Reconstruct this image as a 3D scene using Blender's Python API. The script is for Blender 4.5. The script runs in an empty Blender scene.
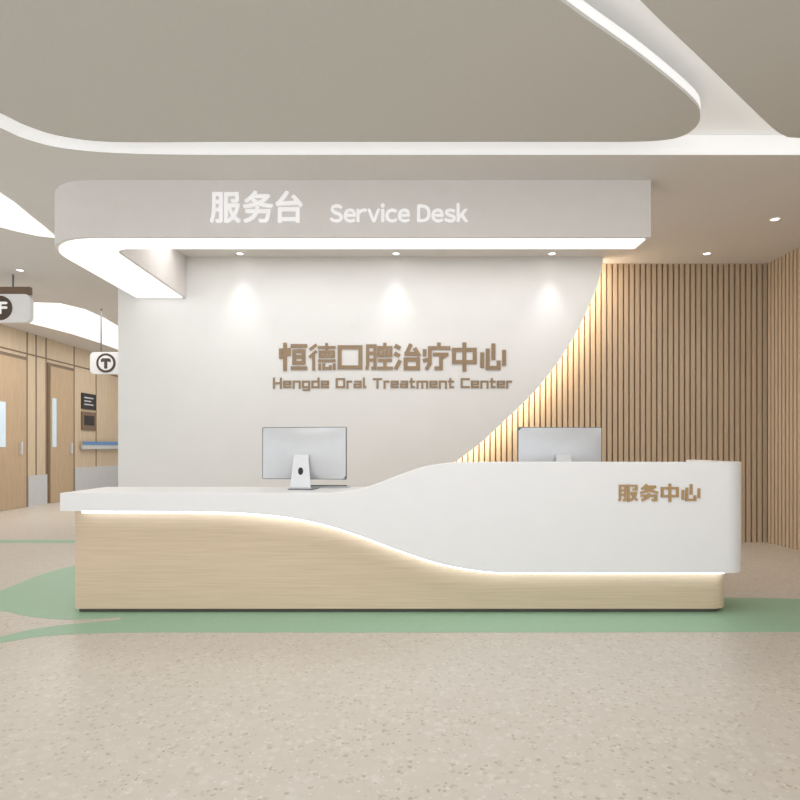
import bpy, bmesh, math, random
from mathutils import Vector
random.seed(3)
sc=bpy.context.scene
col=sc.collection
F=600.0; CH=1.2; HY=447.0
def plan(px,py,z):           # point on horizontal plane z
    D=(CH-z)*F/(py-HY)
    return ((px-400)*D/F, D)
def lin(c):
    c=c/255.0
    return c/12.92 if c<=0.04045 else ((c+0.055)/1.055)**2.4
def rgb(r,g,b): return (lin(r),lin(g),lin(b),1)

# ---------------------------------------------------------------- materials
def mat(name,c,rough=.6,metal=0,emit=0,ecol=None,noise=0.0,nscale=8.0,stretch=(1,1,1)):
    m=bpy.data.materials.new(name); m.use_nodes=True
    nt=m.node_tree; b=nt.nodes['Principled BSDF']
    b.inputs['Base Color'].default_value=rgb(*c)
    b.inputs['Roughness'].default_value=rough
    b.inputs['Metallic'].default_value=metal
    if emit:
        b.inputs['Emission Color'].default_value=rgb(*(ecol or c))
        b.inputs['Emission Strength'].default_value=emit
    tc=nt.nodes.new('ShaderNodeTexCoord')
    if noise:
        mp=nt.nodes.new('ShaderNodeMapping'); mp.inputs['Scale'].default_value=stretch
        n=nt.nodes.new('ShaderNodeTexNoise'); n.inputs['Scale'].default_value=nscale; n.inputs['Detail'].default_value=6
        r=nt.nodes.new('ShaderNodeValToRGB')
        lo=rgb(*[max(0,v*(1-noise)) for v in c]); hi=rgb(*[min(255,v*(1+noise)) for v in c])
        r.color_ramp.elements[0].position=.3; r.color_ramp.elements[0].color=lo
        r.color_ramp.elements[1].position=.7; r.color_ramp.elements[1].color=hi
        nt.links.new(tc.outputs['Object'],mp.inputs['Vector']); nt.links.new(mp.outputs[0],n.inputs['Vector'])
        nt.links.new(n.outputs['Fac'],r.inputs['Fac']); nt.links.new(r.outputs['Color'],b.inputs['Base Color'])
    return m
M={}
M['ceil']=mat('ceiling_taupe_paint',(211,209,203),.9,noise=.006,nscale=60)
M['soffit']=mat('soffit_paint',(228,225,221),.9,noise=.006,nscale=40)
M['cove']=mat('cove_glow_paint',(240,239,237),.9,emit=.2,ecol=(250,251,252),noise=.005)  # slight emission in the paint imitates LED light washing the cove
M['coveface']=mat('cove_face_glow',(244,243,242),.9,emit=.34,ecol=(250,251,252),noise=.005)  # lit look of the cove sides and panel edge is emission in the surface
M['led']=mat('led_white',(255,253,250),.5,emit=1.0,ecol=(250,252,255))
M['lens']=mat('lens_white',(255,252,246),.5,emit=4,ecol=(255,250,242))
M['ledline']=mat('led_desk',(255,255,255),.5,emit=4.2,ecol=(224,238,255))
M['ledwarm']=mat('led_warm',(255,234,206),.5,emit=20.0,ecol=(255,234,206))
M['diff']=mat('diffuser_white',(255,253,250),.5,emit=.9,ecol=(254,252,250))
M['fascia']=mat('fascia_paint',(231,227,224),.7,noise=.006)
M['wallwhite']=mat('wall_white_plaster',(241,241,240),.75,noise=.005,nscale=3)
M['white']=mat('solid_surface_white',(247,247,248),.35,noise=.003)
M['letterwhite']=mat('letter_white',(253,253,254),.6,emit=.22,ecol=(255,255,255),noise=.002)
M['lettertan']=mat('letter_bronze',(158,135,108),.55,metal=.0,noise=.02)
M['lettergold']=mat('letter_gold',(182,150,104),.5,metal=.0,noise=.02)
M['woodd']=mat('oak_desk_veneer',(226,203,175),.5,noise=.035,nscale=4,stretch=(.7,24,40))
M['slat']=mat('slat_wood',(203,182,156),.6,noise=.025,nscale=4,stretch=(9,9,.7))
M['slatback']=mat('slat_backing_wood',(150,130,108),.8,noise=.05,nscale=4,stretch=(9,9,.7))
M['corrwood']=mat('corridor_oak_panel',(205,184,156),.55,noise=.035,nscale=3,stretch=(9,9,1))
M['doorwood']=mat('door_oak',(188,162,130),.5,noise=.035,nscale=3,stretch=(9,9,1))
M['frame']=mat('door_frame_bronze',(124,104,82),.5,noise=.04)
M['grey']=mat('kick_panel_grey',(200,200,200),.4,noise=.01)
M['dark']=mat('dark_plastic',(40,38,38),.45,noise=.05)
M['plinth']=mat('plinth_dark_grey',(92,84,74),.5,noise=.04)  # dark tone is the kick plinth's own colour
M['alu']=mat('silver_aluminium',(214,216,219),.38,metal=.25,noise=.01)
M['alus']=mat('silver_stand_aluminium',(232,233,235),.38,metal=.2,noise=.01)
M['alud']=mat('aluminium_edge',(112,114,118),.35,metal=.6,noise=.01)
M['green']=mat('green_vinyl_floor',(158,194,166),.48,noise=.015,nscale=30)
M['blue']=mat('blue_rail',(96,140,190),.4,noise=.02)
M['glass']=mat('vision_glass',(205,220,228),.15,emit=.15,ecol=(200,220,236),noise=.02)
M['brown']=mat('sign_brown',(84,70,58),.5,noise=.03)
M['plate']=mat('brown_plate',(120,98,78),.5,noise=.03)

def floor_mat():
    m=bpy.data.materials.new('terrazzo_floor'); m.use_nodes=True
    nt=m.node_tree; b=nt.nodes['Principled BSDF']; L=nt.links
    tc=nt.nodes.new('ShaderNodeTexCoord')
    base=rgb(207,199,188)
    def chips(scale,lo,hi,colr,prev,off,thr=.35):
        mp=nt.nodes.new('ShaderNodeMapping'); mp.inputs['Location'].default_value=(off,off*.7,0)
        nz=nt.nodes.new('ShaderNodeTexNoise'); nz.inputs['Scale'].default_value=scale*1.3
        mx0=nt.nodes.new('ShaderNodeMixRGB'); mx0.inputs[0].default_value=.03
        v=nt.nodes.new('ShaderNodeTexVoronoi'); v.inputs['Scale'].default_value=scale
        L.new(tc.outputs['Object'],mp.inputs[0]); L.new(mp.outputs[0],nz.inputs['Vector'])
        L.new(mp.outputs[0],mx0.inputs[1]); L.new(nz.outputs['Color'],mx0.inputs[2])
        L.new(mx0.outputs[0],v.inputs['Vector'])
        sp=nt.nodes.new('ShaderNodeSeparateColor'); L.new(v.outputs['Color'],sp.inputs[0])
        gt=nt.nodes.new('ShaderNodeMath'); gt.operation='GREATER_THAN'; gt.inputs[1].default_value=hi
        L.new(sp.outputs[0],gt.inputs[0])
        lt=nt.nodes.new('ShaderNodeMath'); lt.operation='LESS_THAN'; lt.inputs[1].default_value=thr
        L.new(v.outputs['Distance'],lt.inputs[0])
        mu=nt.nodes.new('ShaderNodeMath'); mu.operation='MULTIPLY'; L.new(gt.outputs[0],mu.inputs[0]); L.new(lt.outputs[0],mu.inputs[1])
        mu2=nt.nodes.new('ShaderNodeMath'); mu2.operation='MULTIPLY'; mu2.inputs[1].default_value=lo; L.new(mu.outputs[0],mu2.inputs[0])
        mx=nt.nodes.new('ShaderNodeMixRGB'); L.new(mu2.outputs[0],mx.inputs[0])
        if prev is None: mx.inputs[1].default_value=base
        else: L.new(prev,mx.inputs[1])
        mx.inputs[2].default_value=colr
        return mx.outputs[0]
    c=chips(20,.4,.5,rgb(213,206,196),None,0,.62)
    c=chips(25,.5,.76,rgb(221,215,206),c,5.3,.45)
    c=chips(33,.5,.83,rgb(187,175,159),c,3.1,.4)
    c=chips(50,.65,.88,rgb(168,151,131),c,7.7,.38)
    c=chips(62,.6,.86,rgb(231,226,218),c,12.7,.38)
    L.new(c,b.inputs['Base Color']); b.inputs['Roughness'].default_value=.38
    return m
M['floor']=floor_mat()

# ---------------------------------------------------------------- helpers
def tag(o,label=None,cat=None,kind=None,group=None,parent=None):
    if label: o['label']=label
    if cat: o['category']=cat
    if kind: o['kind']=kind
    if group: o['group']=group
    if parent: o.parent=parent
    return o
def newobj(name,bm,m,smooth=False,**k):
    bmesh.ops.recalc_face_normals(bm,faces=bm.faces)
    me=bpy.data.meshes.new(name); bm.to_mesh(me); bm.free()
    o=bpy.data.objects.new(name,me); col.objects.link(o); me.materials.append(m)
    if smooth:
        for p in me.polygons: p.use_smooth=True
        md=o.modifiers.new('n','EDGE_SPLIT'); md.split_angle=math.radians(35)
    tag(o,**k); return o
def addprism(bm,pts,a,b,axis='z'):
    def mk(p,t):
        return (p[0],p[1],t) if axis=='z' else ((p[0],t,p[1]) if axis=='y' else (t,p[0],p[1]))
    A=[bm.verts.new(mk(p,a)) for p in pts]; B=[bm.verts.new(mk(p,b)) for p in pts]
    bm.faces.new(A); bm.faces.new(B[::-1]); n=len(pts)
    for i in range(n):
        bm.faces.new([A[i],B[i],B[(i+1)%n],A[(i+1)%n]])
def addbox(bm,x0,x1,y0,y1,z0,z1):
    addprism(bm,[(x0,y0),(x1,y0),(x1,y1),(x0,y1)],z0,z1)
def box(name,x0,x1,y0,y1,z0,z1,m,bevel=0,**k):
    bm=bmesh.new(); addbox(bm,x0,x1,y0,y1,z0,z1)
    o=newobj(name,bm,m,**k)
    if bevel:
        md=o.modifiers.new('b','BEVEL'); md.width=bevel; md.segments=3
    return o
def prism(name,pts,a,b,m,axis='z',smooth=False,bevel=0,**k):
    bm=bmesh.new(); addprism(bm,pts,a,b,axis); o=newobj(name,bm,m,smooth=smooth,**k)
    if bevel:
        md=o.modifiers.new('b','BEVEL'); md.width=bevel; md.segments=3; md.limit_method='ANGLE'
    return o
def arc(cx,cy,r,a0,a1,n=10,ry=None):
    ry=ry or r
    return [(cx+r*math.cos(math.radians(a0+(a1-a0)*i/n)),cy+ry*math.sin(math.radians(a0+(a1-a0)*i/n))) for i in range(n+1)]
def rrect(x0,x1,z0,z1,r,n=6):
    return arc(x1-r,z1-r,r,0,90,n)+arc(x0+r,z1-r,r,90,180,n)+arc(x0+r,z0+r,r,180,270,n)+arc(x1-r,z0+r,r,270,360,n)
def catmull(pts,n=8,closed=False):
    out=[]; N=len(pts)
    for i in range(N if closed else N-1):
        g=(lambda j: pts[j%N]) if closed else (lambda j: pts[min(max(j,0),N-1)])
        p0,p1,p2,p3=g(i-1),g(i),g(i+1),g(i+2)
        for s in range(n):
            t=s/n
            out.append(tuple(.5*((2*p1[k])+(-p0[k]+p2[k])*t+(2*p0[k]-5*p1[k]+4*p2[k]-p3[k])*t*t+(-p0[k]+3*p1[k]-3*p2[k]+p3[k])*t**3) for k in range(2)))
    if not closed: out.append(pts[-1])
    return out
def ribbon(name,path,z0,z1,m,**k):
    bm=bmesh.new(); V=[(bm.verts.new((p[0],p[1],z0)),bm.verts.new((p[0],p[1],z1))) for p in path]
    for a,b in zip(V,V[1:]): bm.faces.new([a[0],b[0],b[1],a[1]])
    return newobj(name,bm,m,**k)
def empty(name,loc,**k):
    o=bpy.data.objects.new(name,None); o.location=loc; o.empty_display_size=.1; col.objects.link(o); tag(o,**k); return o
def setparent(c,p):
    bpy.context.view_layer.update()
    c.parent=p; c.matrix_parent_inverse=p.matrix_world.inverted()

# font text laid out glyph by glyph (full-width forms give a plain sans-serif), thickened by small shifts
def glyph_mesh(ch,res=4):
    cu=bpy.data.curves.new('g','FONT'); cu.body=ch; cu.extrude=.02; cu.resolution_u=res
    t=bpy.data.objects.new('g_tmp',cu); col.objects.link(t)
    bpy.context.view_layer.update()
    me=bpy.data.meshes.new_from_object(t.evaluated_get(bpy.context.evaluated_depsgraph_get()))
    bpy.data.objects.remove(t)
    vs=[v.co.copy() for v in me.vertices]; fs=[tuple(p.vertices) for p in me.polygons]
    bpy.data.meshes.remove(me)
    return vs,fs
def text(name,body,x0,x1,z0,z1,y,depth,m,bold=.0,gap=.12,fullwidth=False,space=.35,**k):
    words=[([],[])];cx=0
    for ch in body:
        if ch==' ': cx+=space; words.append(([],[])); continue
        V,Fc=words[-1]
        vs,fs=glyph_mesh(chr(ord(ch)+0xFEE0) if fullwidth else ch)
        mn=min(v.x for v in vs); mx=max(v.x for v in vs)
        sh=[(0,0)] if not bold else [(bold*math.cos(a*math.pi/4),bold*math.sin(a*math.pi/4)) for a in range(8)]
        for q,(dx,dy) in enumerate(sh):
            b=len(V)
            V+= [(v.x-mn+cx+dx+bold,v.y+dy,(v.z+.02)/.04+ (q*.01 if v.z>0 else 0)) for v in vs]
            Fc+=[tuple(i+b for i in f) for f in fs]
        cx+=mx-mn+2*bold+gap
    xs=[v[0] for w in words for v in w[0]]; ys=[v[1] for w in words for v in w[0]]
    W=max(xs)-min(xs); H=max(ys)-min(ys); ax=min(xs); ay=min(ys); out=[]
    for V,Fc in words:
        V=[(x0+(v[0]-ax)/W*(x1-x0), y-v[2]*depth, z0+(v[1]-ay)/H*(z1-z0)) for v in V]
        me=bpy.data.meshes.new(name); me.from_pydata(V,[],Fc); me.materials.append(m)
        o=bpy.data.objects.new(name,me); col.objects.link(o); tag(o,**k); out.append(o)
    return out

# stroke-built square display lettering
def rc(a,b,c,d): return [(a,b),(c,b),(c,d),(a,d),(a,b)]
YUE=[[(.5,.3),(.8,2),(.8,9.3),(3.6,9.3),(3.6,.6),(2.8,.6)],[(.8,6.5),(3.6,6.5)],[(.8,3.8),(3.6,3.8)]]
G={
'恒':[[(2,.2),(2,9.8)],[(.4,5),(.4,7.6)],[(3.5,6.2),(3.5,7.8)],[(4.9,9.3),(9.8,9.3)],rc(5.5,2.7,9.1,7.2),[(5.5,5),(9.1,5)],[(4.9,.6),(9.8,.6)]],
'德':[[(2.9,9.7),(.7,8)],[(2.9,7.2),(.5,5)],[(2,5.6),(2,.2)],[(4.2,8.7),(9.9,8.7)],[(7,9.9),(7,7.2)],rc(4.5,5.2,9.6,7.0),[(6.2,5.2),(6.2,7.0)],[(7.9,5.2),(7.9,7.0)],[(4.2,3.5),(9.9,3.5)],[(4.3,.4),(4.3,1.9)],[(5.9,2),(5.9,.5),(8.4,.5),(8.4,1.2)],[(9.9,1.9),(9.9,.5)]],
'口':[rc(1,.9,9,8.8)],
'腔':YUE+[[(7.4,9.9),(7.4,9)],[(5.1,7),(5.1,8.6),(9.7,8.6),(9.7,7)],[(6.7,7),(6.7,5.6),(5.2,5.6)],[(8.2,7),(8.2,5.6),(9.7,5.6)],[(5.4,3.7),(9.5,3.7)],[(7.4,3.7),(7.4,.6)],[(5.1,.6),(9.9,.6)]],
'治':[[(.6,9.3),(2,8.5)],[(.4,6.3),(1.8,5.5)],[(.7,.5),(2.1,3.4)],[(6.3,9.7),(4.7,6.2),(8.9,6.2)],[(8,8.2),(9.6,5.6)],rc(4.4,.6,9.2,4)],
'疗':[[(6.2,9.9),(6.2,9)],[(2.7,8.5),(9.9,8.5)],[(2.7,8.5),(2.7,2.6),(1.5,.4)],[(.7,7.3),(.7,5.9)],[(.4,3.6),(2.2,4.0)],[(4.6,6),(9.2,6),(7,4.3),(7,.6),(5.2,.6)]],
'中':[rc(1,3,9,7.8),[(5,.1),(5,9.9)]],
'心':[[(.9,1.5),(.9,6)],[(3,7.5),(3,.7),(7.2,.7),(7.2,2.8)],[(5.2,9.5),(5.2,4.6)],[(9.3,7),(9.3,2.4)]],
'服':YUE+[[(5.3,.1),(5.3,9.3),(9.4,9.3),(9.4,7),(8,7)],[(5.4,5),(9.2,5),(8.6,2.8),(6.6,.6)],[(7,4.6),(7.9,2.4),(9.7,.6)]],
'务':[[(3.8,9.8),(1.4,7.4)],[(3.4,8.7),(8,8.7),(5.6,6.5),(.8,5)],[(3.4,7.6),(6,6.1),(9.5,5.1)],[(1.3,3.2),(8.7,3.2),(8.7,.6),(7.2,.6)],[(5,4.4),(4.4,2.2),(1.4,.5)]],
'H':[[(.5,0),(.5,7.4)],[(5.8,0),(5.8,7.4)],[(.5,3.7),(5.8,3.7)]],
'e':[[(5.2,.5),(.5,.5),(.5,5),(5.2,5),(5.2,2.75),(.5,2.75)]],
'n':[[(.5,0),(.5,5),(5.2,5),(5.2,0)]],
'g':[[(5.2,.5),(.5,.5),(.5,5),(5.2,5),(5.2,-1.8),(1,-1.8)]],
'd':[[(5.2,7.5),(5.2,.5),(.5,.5),(.5,5),(5.2,5)]],
'O':[rc(.5,.5,6.2,7)],
'r':[[(.5,0),(.5,5),(3.4,5)]],
'a':[[(1,5),(5.2,5),(5.2,.5),(.5,.5),(.5,2.75),(5.2,2.75)]],
'l':[[(.5,7.5),(.5,.5),(1.6,.5)]],
'T':[[(.3,7),(6,7)],[(3.1,7),(3.1,0)]],
't':[[(1.3,7),(1.3,.5),(3.4,.5)],[(.3,5),(3.4,5)]],
'm':[[(.5,0),(.5,5),(7.9,5),(7.9,0)],[(4.2,5),(4.2,0)]],
'C':[[(5.8,7),(.5,7),(.5,.5),(5.8,.5)]],
}
DENSE={'德':.72,'腔':.82,'疗':.92,'服':.86,'恒':.95}
def strokes(name,body,x0,x1,z0,z1,y,depth,m,th,gap,fixed=None,**k):
    segs=[];cx=0;w=0
    for ch in body:
        if ch==' ': cx+=4.2; w+=1; continue
        g=G[ch]; mx=max(p[0] for s in g for p in s)
        for s in g:
            n=len(s)-1
            for i,(a,b) in enumerate(zip(s,s[1:])):
                closed=s[0]==s[-1]
                segs.append((cx+a[0],a[1],cx+b[0],b[1],w,(i>0 or closed),(i<n-1 or closed),DENSE.get(ch,1)))
        cx+=(fixed or mx+.5)+gap
    h0=th/2
    ax=min(min(s[0],s[2]) for s in segs)-h0; bx=max(max(s[0],s[2]) for s in segs)+h0
    ay=min(min(s[1],s[3]) for s in segs)-h0; by=max(max(s[1],s[3]) for s in segs)+h0
    T=lambda p:(x0+(p[0]-ax)/(bx-ax)*(x1-x0),z0+(p[1]-ay)/(by-ay)*(z1-z0))
    out=[]
    for W in range(w+1):
        bm=bmesh.new()
        for i,(a,b,c,d,ww,j0,j1,den) in enumerate(segs):
            if ww!=W: continue
            h=h0*den
            L=math.hypot(c-a,d-b) or 1; ux,uy=(c-a)/L,(d-b)/L
            straight=abs(ux)<.05 or abs(uy)<.05
            e0=h if straight else (h*.35 if j0 else h*.5); e1=h if straight else (h*.35 if j1 else h*.5)
            a-=ux*e0; b-=uy*e0; c+=ux*e1; d+=uy*e1
            q=[(a-uy*h,b+ux*h),(c-uy*h,d+ux*h),(c+uy*h,d-ux*h),(a+uy*h,b-ux*h)]
            addprism(bm,[T(p) for p in q],y,y-depth-(i%7)*.00012,'y')
        out.append(newobj(name,bm,m,**k))
    return out

# ---------------------------------------------------------------- room shell
CZ=3.51
FD=7.30
box('floor',-9,6,-3,19,-.1,0,M['floor'],kind='structure')
WB=7.6
box('wall_back',-3.43,4.75,WB,WB+.15,0,CZ+.3,M['slatback'],kind='structure')
box('wall_right',4.66,4.81,1.5,WB,0,CZ+.3,M['slatback'],kind='structure')
box('wall_left',-7.65,-7.5,8,19,0,CZ+.02,M['corrwood'],kind='structure')
box('wall_corridor',-7.5,-3,18.5,18.65,0,CZ+.02,M['wallwhite'],kind='structure')
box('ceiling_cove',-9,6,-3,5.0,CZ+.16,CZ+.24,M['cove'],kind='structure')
edge=[(-3.4,-3),(-3.4,2.5),(-3.3,3.5),plan(0,128,CZ),plan(25,139,CZ),plan(60,148,CZ),plan(110,153,CZ),(-1.8,4.745),(-1.2,4.75)]
edge=[edge[0]]+catmull(edge[1:],6)
sof=edge+[(6,4.75),(6,19),(-9,19),(-9,-3)]
prism('ceiling',sof,CZ,CZ+.16,M['soffit'],kind='structure')
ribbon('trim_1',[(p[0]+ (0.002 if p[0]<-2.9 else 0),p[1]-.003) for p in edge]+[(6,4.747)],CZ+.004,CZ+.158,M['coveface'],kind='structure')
cpan=[(-3.15,-1),(-3.15,2.5),(-3.05,3.5),plan(0,113,CZ),plan(30,127,CZ),plan(60,136,CZ),plan(110,142,CZ),(-1.4,4.545)]
cpan=[(-3.15,-3)]+catmull(cpan,6)
pr=[plan(620,142,CZ),plan(655,141,CZ),plan(680,137,CZ),plan(696,127,CZ),plan(700,114,CZ),plan(690,98,CZ),plan(640,57,CZ),plan(560,0,CZ),(-.1,2.35),(-.3,1.8),(-.3,1.2)]
cpan2=catmull(pr,6)+[(-.3,-3)]
o=prism('ceiling_panel',cpan+cpan2,CZ,CZ+.09,M['ceil'],kind='structure')
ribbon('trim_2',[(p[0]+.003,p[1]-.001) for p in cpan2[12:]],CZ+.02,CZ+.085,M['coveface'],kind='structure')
rp=[(6,4.5),(3.6,4.5),plan(800,138,CZ),plan(783,135,CZ),plan(768,124,CZ),plan(740,97,CZ),plan(700,58,CZ),plan(640,0,CZ),(.6,2.5),(.2,1.9),(.1,1.2)]
rp2=[rp[0]]+catmull(rp[1:],6)+[(.1,-3)]
prism('ceiling_panel_right',rp2+[(6,-3)],CZ,CZ+.09,M['ceil'],kind='structure')
ribbon('trim_3',[(p[0]-.004,p[1]+.004) for p in rp2],CZ+.02,CZ+.085,M['led'],kind='structure')
lum=[(-12,186),(0,194),(15,204),(32,218),(46,229),(56,238),(38,236),(15,231),(0,227),(-12,224)]
pts=[plan(a,b,CZ-.012) for a,b in lum]
prism('trim_4',pts,CZ-.012,CZ-.001,M['diff'],kind='structure')
lum=[(28,303),(60,304),(85,310),(105,319),(125,331),(125,352),(100,343),(72,334),(45,327),(28,323)]
pts=[plan(a,b,CZ-.012) for a,b in lum]
prism('trim_5',pts,CZ-.012,CZ-.001,M['diff'],kind='structure')

# floor inlays
def inlay(name,px,z=.002):
    pts=[plan(a,b,0) for a,b in px]
    return prism(name,pts,0.0002,z,M['green'],kind='structure')
top=catmull([(-60,652),(-20,642),(0,637),(30,630),(60,625.5),(90,622.5),(120,620)],5)
bot=[(820,632),(400,632.5)]+catmull([(140,632.5),(100,633.2),(60,635),(30,638),(0,643),(-25,648),(-60,658)],5)
inlay('trim_6',top+[(125,600),(723,598),(760,598),(820,600)]+bot)
inlay('trim_7',catmull([(-60,640),(-60,615),(-30,603),(0,591),(20,583),(42,574.5),(75,566),(110,562),(140,580),(140,612),(110,618),(80,619.5),(55,619),(25,616),(0,611),(-30,618)],5,True),z=.0025)
inlay('trim_8',[(-60,540),(118,540),(118,543),(-60,543)])

# ---------------------------------------------------------------- slat cladding
bm=bmesh.new()
x=4.60
while x>0.3:
    addbox(bm,x-.0245,x+.0245,7.555,7.6,.0,CZ); x-=.07
newobj('slat_wall_cladding',bm,M['slat'],label='vertical oak slat cladding behind the reception desk',cat='wall cladding')
bm=bmesh.new(); y=7.5
while y>1.6:
    addbox(bm,4.615,4.66,y-.0245,y+.0245,0,CZ); y-=.07
newobj('slat_wall_cladding',bm,M['slat'],label='vertical oak slat cladding turning onto the adjoining wall',cat='wall cladding')

# white feature panel with curved edge
cv=[(603,262),(598,284),(588,308),(573,338),(555,366),(532,394),(505,420),(478,445),(450,465),(420,482),(380,500)]
cvp=[((a-400)*FD/F,CH-(b-HY)*FD/F) for a,b in cv]
cvp=catmull(cvp,5)
cvp[0]=(cvp[0][0],CZ)
pl=[(-3.43,CZ)]+cvp+[(-.25,0),(-3.43,0)]
wp=prism('curved_wall_panel',pl,FD,FD+.05,M['wallwhite'],axis='y',label='white plaster feature wall panel with curved sweeping edge',cat='wall panel')
box('wall_back_core',-3.43,-.3,FD+.05,WB,0,CZ,M['wallwhite'],kind='structure')
bm=bmesh.new()
V=[]
for i,p in enumerate(cvp[1:],1):
    q=cvp[min(i+1,len(cvp)-1)]; r=cvp[i-1]
    tx,tz=q[0]-r[0],q[1]-r[1]; L=math.hypot(tx,tz); nx,nz=-tz/L,tx/L
    V.append((bm.verts.new((p[0]-abs(nx)*.008,FD+.055,p[1]+abs(nz)*.008)),bm.verts.new((p[0]-abs(nx)*.05,FD+.13,p[1]+abs(nz)*.05))))
for a,b in zip(V,V[1:]): bm.faces.new([a[0],b[0],b[1],a[1]])
l=newobj('led_strip',bm,M['ledwarm'],label='warm glowing strip along the curved edge'); setparent(l,wp)

def wx(px,D): return (px-400)*D/F
def wz(py,D): return CH-(py-HY)*D/F
D=FD-.001
strokes('wall_lettering','恒德口腔治疗中心',wx(279,D),wx(506,D),wz(371.5,D),wz(342.5,D),D,.01,M['lettertan'],1.55,1.0,fixed=10,label='bronze raised chinese characters on the white wall',cat='sign lettering')
r_=empty('wall_lettering',(0,FD,wz(385,D)),label='small bronze latin lettering line on the white wall',cat='sign lettering')
for o in strokes('word','Hengde Oral Treatment Center',wx(273,D),wx(512,D),wz(391,D),wz(377.5,D),D,.006,M['lettertan'],1.6,1.5): setparent(o,r_)

# ---------------------------------------------------------------- canopy
def can(i):
    y0=5.19+i; xl=-3.22+i; r=.55-i; ye=FD-.005-i
    pts=[(2.17-i,y0)]+[(xl+r,y0)]+arc(xl+r,y0+r,r,270,180,14)[1:]+[(xl,ye)]
    pts+=[(-2.6-i,ye),(-2.6-i,5.64)]+arc(-2.46,5.64,.14+i,180,270,8)[1:]
    pts+=[(2.17-i,5.5-i)]
    return pts
c=prism('sign_canopy',can(0),3.015,CZ,M['fascia'],smooth=True,label='cream curved ceiling canopy with lit underside carrying white lettering',cat='ceiling canopy')
d=prism('light_diffuser',can(.035),3.003,3.017,M['diff'],label='white luminous underside'); setparent(d,c)
D=5.189
for t in text('sign_lettering','服务台',wx(210,D),wx(303,D),wz(223,D),wz(191,D),D,.008,M['letterwhite'],bold=.018,gap=.07,label='white raised chinese characters'): setparent(t,c)
for t in text('sign_lettering','Service Desk',wx(330,D),wx(468,D),wz(222.5,D),wz(203.5,D),D,.007,M['letterwhite'],bold=.02,gap=.045,space=.3,fullwidth=True,label='white raised latin letters'): setparent(t,c)

# ---------------------------------------------------------------- reception desk
desk=empty('reception_desk',(0,4.6,0),label='long white and oak reception desk with sweeping curved front panel',cat='reception desk')
DF=4.2
def pz(py): return CH-(py-HY)*DF/F
def interp(tab,x):
    if x<=tab[0][0]: return tab[0][1]
    for (a,b),(c_,d_) in zip(tab,tab[1:]):
        if x<=c_: return b+(d_-b)*(x-a)/(c_-a)
    return tab[-1][1]
topc=catmull([(60,493),(300,493),(340,492),(368,487),(395,477),(420,468),(440,464),(460,462.3),(500,462),(760,462)],10)
botc=catmull([(60,511),(180,511.5),(240,513),(285,517),(325,525),(360,536),(395,549),(430,561),(460,568),(490,572),(530,573),(760,573)],10)
XL=wx(60,DF); XR=2.46; R=.17; XC=XR-R
path=[(XL+ (XC-XL)*i/140,DF) for i in range(141)]
nrm=[(0,1)]*141
for i in range(1,13):
    a=math.radians(-90+90*i/12)
    path.append((XC+R*math.cos(a),DF+R+R*math.sin(a))); nrm.append((-math.cos(a),-math.sin(a)))
for i in range(1,6):
    path.append((XR,DF+R+.6*i/5)); nrm.append((-1,0))
bm=bmesh.new(); T=.09; rings=[]
for p,n in zip(path,nrm):
    px=400+p[0]*F/DF
    zt=pz(interp(topc,px)); zb=pz(interp(botc,px))
    q=(p[0]+n[0]*T,p[1]+n[1]*T); e=.006
    o1=(p[0]+n[0]*e,p[1]+n[1]*e)
    rings.append([bm.verts.new(v) for v in [(p[0],p[1],zb),(p[0],p[1],zt-e),(o1[0],o1[1],zt),(q[0],q[1],zt),(q[0],q[1],zb)]])
for a,b in zip(rings,rings[1:]):
    for j in range(5):
        bm.faces.new([a[j],b[j],b[(j+1)%5],a[(j+1)%5]])
bm.faces.new(rings[0]); bm.faces.new(rings[-1])
o=newobj('front_panel',bm,M['white'],smooth=True,label='white solid-surface ribbon panel'); setparent(o,desk)
WT=pz(493)
o=prism('worktop',[(XL,DF+.09),(XR-.095,DF+.09),(XR-.095,4.86),(XL,4.86)],WT-.13,WT-.0005,M['white'],bevel=.004,label='white solid-surface worktop'); setparent(o,desk)
def baseout(i,yf=4.34):
    xr=2.40-i; xl=-2.35+i; y0=yf+i; y1=4.8
    return [(xl,y1),(xl,y0)]+[(xr-.14,y0)]+arc(xr-.14,y0+.14,.14,270,360,8)[1:]+[(xr,y1)]
o=prism('body',baseout(0),.03,WT-.131,M['woodd'],smooth=True,label='pale oak veneer base'); setparent(o,desk)
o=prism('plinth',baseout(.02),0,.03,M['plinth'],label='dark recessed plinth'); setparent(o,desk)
bm=bmesh.new(); prs=[]
for p,n in zip(path,nrm):
    px=400+p[0]*F/DF
    if p[0]<-2.3: continue
    zb=pz(interp(botc,px))
    prs.append((bm.verts.new((p[0]+n[0]*.095,p[1]+n[1]*.095,zb+.03)),bm.verts.new((p[0]+n[0]*.095,p[1]+n[1]*.095,zb-.024))))
for a,b in zip(prs,prs[1:]): bm.faces.new([a[0],b[0],b[1],a[1]])
o=newobj('led_strip',bm,M['ledline'],label='glowing white strip under the panel edge'); setparent(o,desk)
for t in strokes('sign_lettering','服务中心',wx(618,DF),wx(700,DF),wz(502,DF),wz(483.5,DF),DF+.001,.008,M['lettergold'],1.45,1.0,fixed=10,label='gold chinese characters'): setparent(t,desk)

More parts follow.
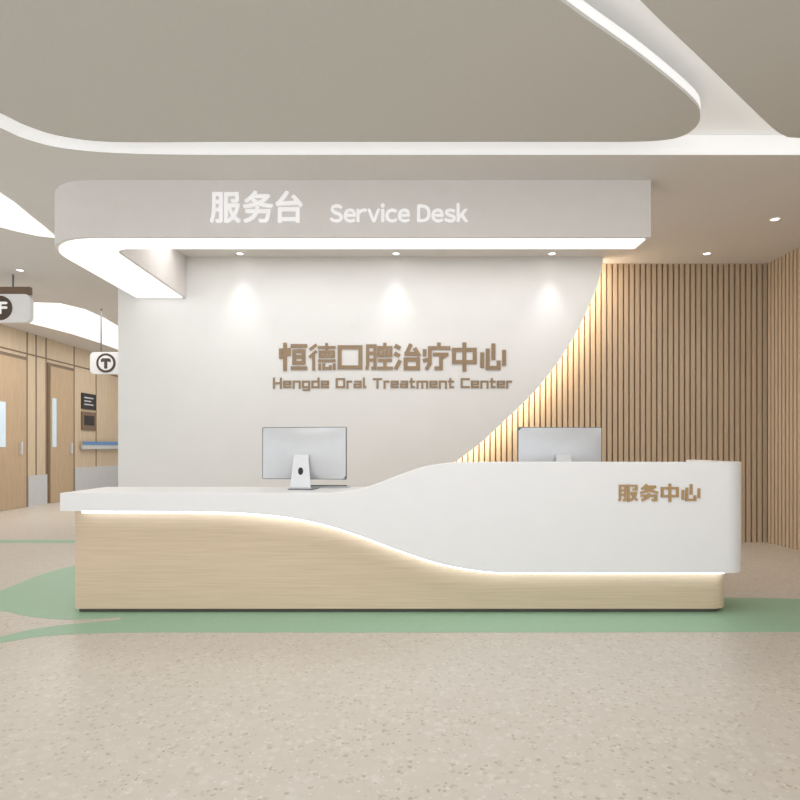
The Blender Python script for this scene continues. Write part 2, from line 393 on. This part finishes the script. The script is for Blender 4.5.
# ---------------------------------------------------------------- monitors
def monitor(cx,cy,zb,label,rot=0):
    root=empty('computer_monitor',(cx,cy,zb),label=label,cat='computer monitor',group='monitors on the reception desk')
    W=.335; z0=.075; z1=.475
    bm=bmesh.new(); N=24; K=16
    g=[]
    for j in range(K+1):
        row=[]
        for i_ in range(N+1):
            u=-1+2*i_/N; v=-1+2*j/K
            b=.045*max(0,(1-u*u))**.8*max(0,(1-v*v))**.8
            row.append(bm.verts.new((u*(W-.006),-.004-b,z0+.005+(z1-z0-.010)*(v+1)/2)))
        g.append(row)
    for j in range(K):
        for i_ in range(N): bm.faces.new([g[j][i_],g[j][i_+1],g[j+1][i_+1],g[j+1][i_]])
    o1=newobj('back_shell',bm,M['alu'],smooth=True,label='domed silver aluminium back')
    o2=prism('screen_bezel',rrect(-W,W,z0,z1,.008),-.004,.010,M['alud'],axis='y',label='thin grey edge frame')
    o3=prism('screen',rrect(-W+.012,W-.012,z0+.06,z1-.012,.004),.010,.0115,M['dark'],axis='y',label='dark glass display')
    bm=bmesh.new()
    prof=[(-.046,.27,.05),(-.062,.262,.055),(-.075,.235,.058),(-.088,.02,.08),(-.085,.006,.084),(-.07,.003,.086)]
    rr=[]
    for (ya,za,wa) in prof:
        rr.append([bm.verts.new((-wa,ya,za)),bm.verts.new((wa,ya,za)),bm.verts.new((wa,ya+.007,za)),bm.verts.new((-wa,ya+.007,za))])
    for a,b in zip(rr,rr[1:]):
        for j in range(4): bm.faces.new([a[j],b[j],b[(j+1)%4],a[(j+1)%4]])
    bm.faces.new(rr[0]); bm.faces.new(rr[-1])
    o4=newobj('stand_neck',bm,M['alus'],label='bent tapered aluminium neck')
    o6=box('stand_foot',-.095,.095,-.1,.09,0,.007,M['alud'],bevel=.002,label='flat aluminium foot')
    bm=bmesh.new(); addprism(bm,arc(0,.14,.02,0,360,24,ry=.028)[:-1],-.0015,.004,'y')
    for v in bm.verts: v.co.y+=-.0815-(0.14-v.co.z)*.0605
    o5=newobj('cable_hole',bm,M['dark'],label='oval dark cable opening')
    for o_ in (o1,o2,o3,o4,o5,o6): o_.parent=root
    root.rotation_euler=(0,0,rot)
    return root
monitor(wx(304,4.60),4.60,WT,'silver all-in-one monitor seen from behind on the low worktop',math.radians(-9))
monitor(wx(560,4.62),4.62,WT,'silver all-in-one monitor partly hidden by the raised counter',math.radians(6))
kb=prism('keyboard',rrect(-.80,-.40,4.73,4.84,.01),WT,WT+.012,M['alu'],label='slim silver keyboard beside the monitor',cat='keyboard')
bm=bmesh.new()
for r_ in range(4):
    for k_ in range(13):
        addbox(bm,-.785+k_*.028,-.761+k_*.028,4.737+r_*.025,4.757+r_*.025,WT+.012,WT+.016)
o=newobj('keys',bm,M['dark'],label='dark key caps'); setparent(o,kb)

# ---------------------------------------------------------------- downlights
def downlight(px,py,rx=0,energy=35,label='recessed round ceiling downlight casting a soft scallop on the wall',z=CZ,power=True):
    x,y=plan(px,py,z)
    root=empty('downlight',(x,y,z),label=label,cat='downlight',group='recessed ceiling downlights')
    bm=bmesh.new(); n=24
    prof=[(.055,-.001),(.055,-.006),(.04,-.006),(.036,-.001)]
    rg=[[bm.verts.new((r*math.cos(2*math.pi*i/n),r*math.sin(2*math.pi*i/n),h)) for r,h in prof] for i in range(n)]
    for i in range(n):
        a,b=rg[i],rg[(i+1)%n]
        for j in range(3): bm.faces.new([a[j],b[j],b[j+1],a[j+1]])
    o=newobj('trim_ring',bm,M['white']); o.parent=root
    bm=bmesh.new(); bmesh.ops.create_circle(bm,cap_ends=True,segments=24,radius=.038)
    for v in bm.verts: v.co.z=-.003
    o=newobj('lens',bm,M['lens'],label='glowing lens'); o.parent=root
    if power:
        L=bpy.data.lights.new('downlight_lamp','SPOT'); L.energy=energy; L.spot_size=math.radians(70); L.spot_blend=1; L.color=(1,.98,.95); L.shadow_soft_size=.07
        lo=bpy.data.objects.new('downlight_lamp',L); col.objects.link(lo); lo.parent=root; lo.location=(0,0,-.02)
        lo.rotation_euler=(rx,0,0)
for px in (240,396,552,707): downlight(px,253.4,rx=math.radians(-6),energy=23)
downlight(775,219,0,12,'recessed round ceiling downlight near the slat wall')
downlight(20,270,0,30,'recessed round ceiling downlight over the corridor',power=False)

# ---------------------------------------------------------------- corridor
XW=-7.5
def cd(px): return -XW*F/(400-px)
def door(n,y0,y1,zt):
    r=box('door_%d'%n,XW,XW+.02,y0,y1,0,zt,M['frame'],kind='structure')
    o=box('door_leaf',XW+.02,XW+.045,y0+.06,y1-.06,0.005,zt-.07,M['doorwood']); setparent(o,r)
    return r
r=door(1,10.55,cd(26),3.0)
o=box('vision_panel',XW+.045,XW+.055,11.0,11.33,1.2,2.05,M['glass']); setparent(o,r)
o=box('handle',XW+.045,XW+.09,cd(17),cd(17)+.04,1.05,1.3,M['alu']); setparent(o,r)
r=door(2,cd(47),cd(73),3.0)
o=box('vision_panel',XW+.045,XW+.055,cd(50),cd(54),1.2,2.25,M['glass']); setparent(o,r)
o=box('handle',XW+.045,XW+.09,cd(68),cd(68)+.04,1.05,1.3,M['alu']); setparent(o,r)
box('baseboard_left',XW,XW+.03,cd(27),cd(46),0,.62,M['grey'],kind='structure')
box('baseboard_corridor',XW,XW+.03,cd(74),18.4,0,.72,M['grey'],kind='structure')
for k,px in enumerate((27,36,46,74,96)):
    box('trim_%d'%(20+k),XW,XW+.008,cd(px)-.015,cd(px)+.015,0,CZ,M['frame'],kind='structure')
box('trim_30',XW,XW+.01,10.3,18.4,3.06,3.09,M['frame'],kind='structure')
hr=box('handrail',XW+.03,XW+.10,cd(79),18.3,1.14,1.26,M['grey'],bevel=.02,label='grey and blue hospital handrail along the corridor wall',cat='handrail')
o=box('grip_stripe',XW+.098,XW+.108,cd(79),18.3,1.25,1.33,M['blue'],label='blue stripe'); setparent(o,hr)
f=box('wall_sign',XW,XW+.03,cd(81),cd(95),2.1,2.48,M['dark'],label='small dark wall sign with pale lines on oak panelling',cat='wall sign')
for k in range(3):
    o=box('text_line',XW+.03,XW+.034,cd(83),cd(92)-.1*(k%2),2.2+k*.08,2.23+k*.08,M['grey']); setparent(o,f)
f=box('wall_sign',XW,XW+.03,cd(81),cd(95),1.6,2.04,M['plate'],label='brown wall plate with dark panel above the handrail',cat='wall sign')
o=box('sign_panel',XW+.03,XW+.034,cd(83),cd(93),1.72,1.95,M['dark']); setparent(o,f)

# hanging signs
def hsign(px0,px1,py0,py1,D,body,cpx,label):
    x0,x1,z0,z1=wx(px0,D),wx(px1,D),wz(py1,D),wz(py0,D)
    s=prism('hanging_sign',rrect(x0,x1,z0,z1,.07),D,D+.08,M['white'],axis='y',label=label,cat='hanging sign')
    cx=wx(cpx,D); cz=(z0+z1)/2; r=(z1-z0)*.44
    o=prism('emblem_disc',arc(cx,cz,r,0,360,28)[:-1],D-.006,D+.001,M['brown'],axis='y',label='brown round emblem'); setparent(o,s)
    if body:
        for o in text('sign_lettering',body,cx-r*.62,cx+r*.62,cz-r*.5,cz+r*.5,D-.006,.003,M['letterwhite'],bold=.03): setparent(o,s)
        o=box('top_bracket',x0+.1,x1-.01,D+.01,D+.07,z1,z1+.1,M['plate'],label='brown mounting bracket'); setparent(o,s)
    else:
        o=prism('emblem_face',arc(cx,cz,r*.76,0,360,28)[:-1],D-.008,D-.005,M['white'],axis='y',label='white inner disc'); setparent(o,s)
        bm=bmesh.new()
        def A(pts): addprism(bm,[(cx+a*r,cz+b*r) for a,b in pts],D-.012,D-.008,'y')
        A([(-.52,.1),(-.5,.36),(-.36,.48),(.36,.48),(.5,.36),(.52,.1),(.16,.14),(.16,-.58),(-.16,-.58),(-.16,.14)])
        o=newobj('pictogram',bm,M['brown'],label='brown rounded t-shaped pictogram'); setparent(o,s)
    for xx in ((x0*.75+x1*.25),(x0*.25+x1*.75)):
        o=box('hanging_rod',xx-.008,xx+.008,D+.03,D+.046,z1,CZ,M['alud']); setparent(o,s)
hsign(-45,30,294,322,8.0,'1F',0,'white rounded hanging floor-level sign with brown disc')
hsign(90,130,352,374,10.0,None,106,'white rounded hanging sign with brown ringed pictogram')

# ---------------------------------------------------------------- lights & world
def area(loc,sx,sy,e,colr=(1,.995,.985)):  # added fill light below the ceiling, stands for no actual fixture
    L=bpy.data.lights.new('fill_lamp','AREA'); L.shape='RECTANGLE'; L.size=sx; L.size_y=sy; L.energy=e; L.color=colr
    o=bpy.data.objects.new('fill_lamp',L); o.location=loc; col.objects.link(o); return o
area((0,2.6,CZ-.02),4,1.5,48)
area((-5.5,10.5,CZ-.03),2.5,3,72)
area((-5.5,14.5,CZ-.03),2.5,3,50)
area((0,6.5,CZ-.02),6,.6,36)
w=bpy.data.worlds.new('world'); sc.world=w; w.use_nodes=True
w.node_tree.nodes['Background'].inputs[0].default_value=(.955,.975,1,1)
w.node_tree.nodes['Background'].inputs[1].default_value=1.42
cam=bpy.data.cameras.new('camera'); cam.lens=27; cam.sensor_width=36; cam.shift_y=47/800
co=bpy.data.objects.new('camera',cam); co.location=(0,0,CH); co.rotation_euler=(math.pi/2,0,0); col.objects.link(co); sc.camera=co
sc.view_settings.view_transform='Standard'
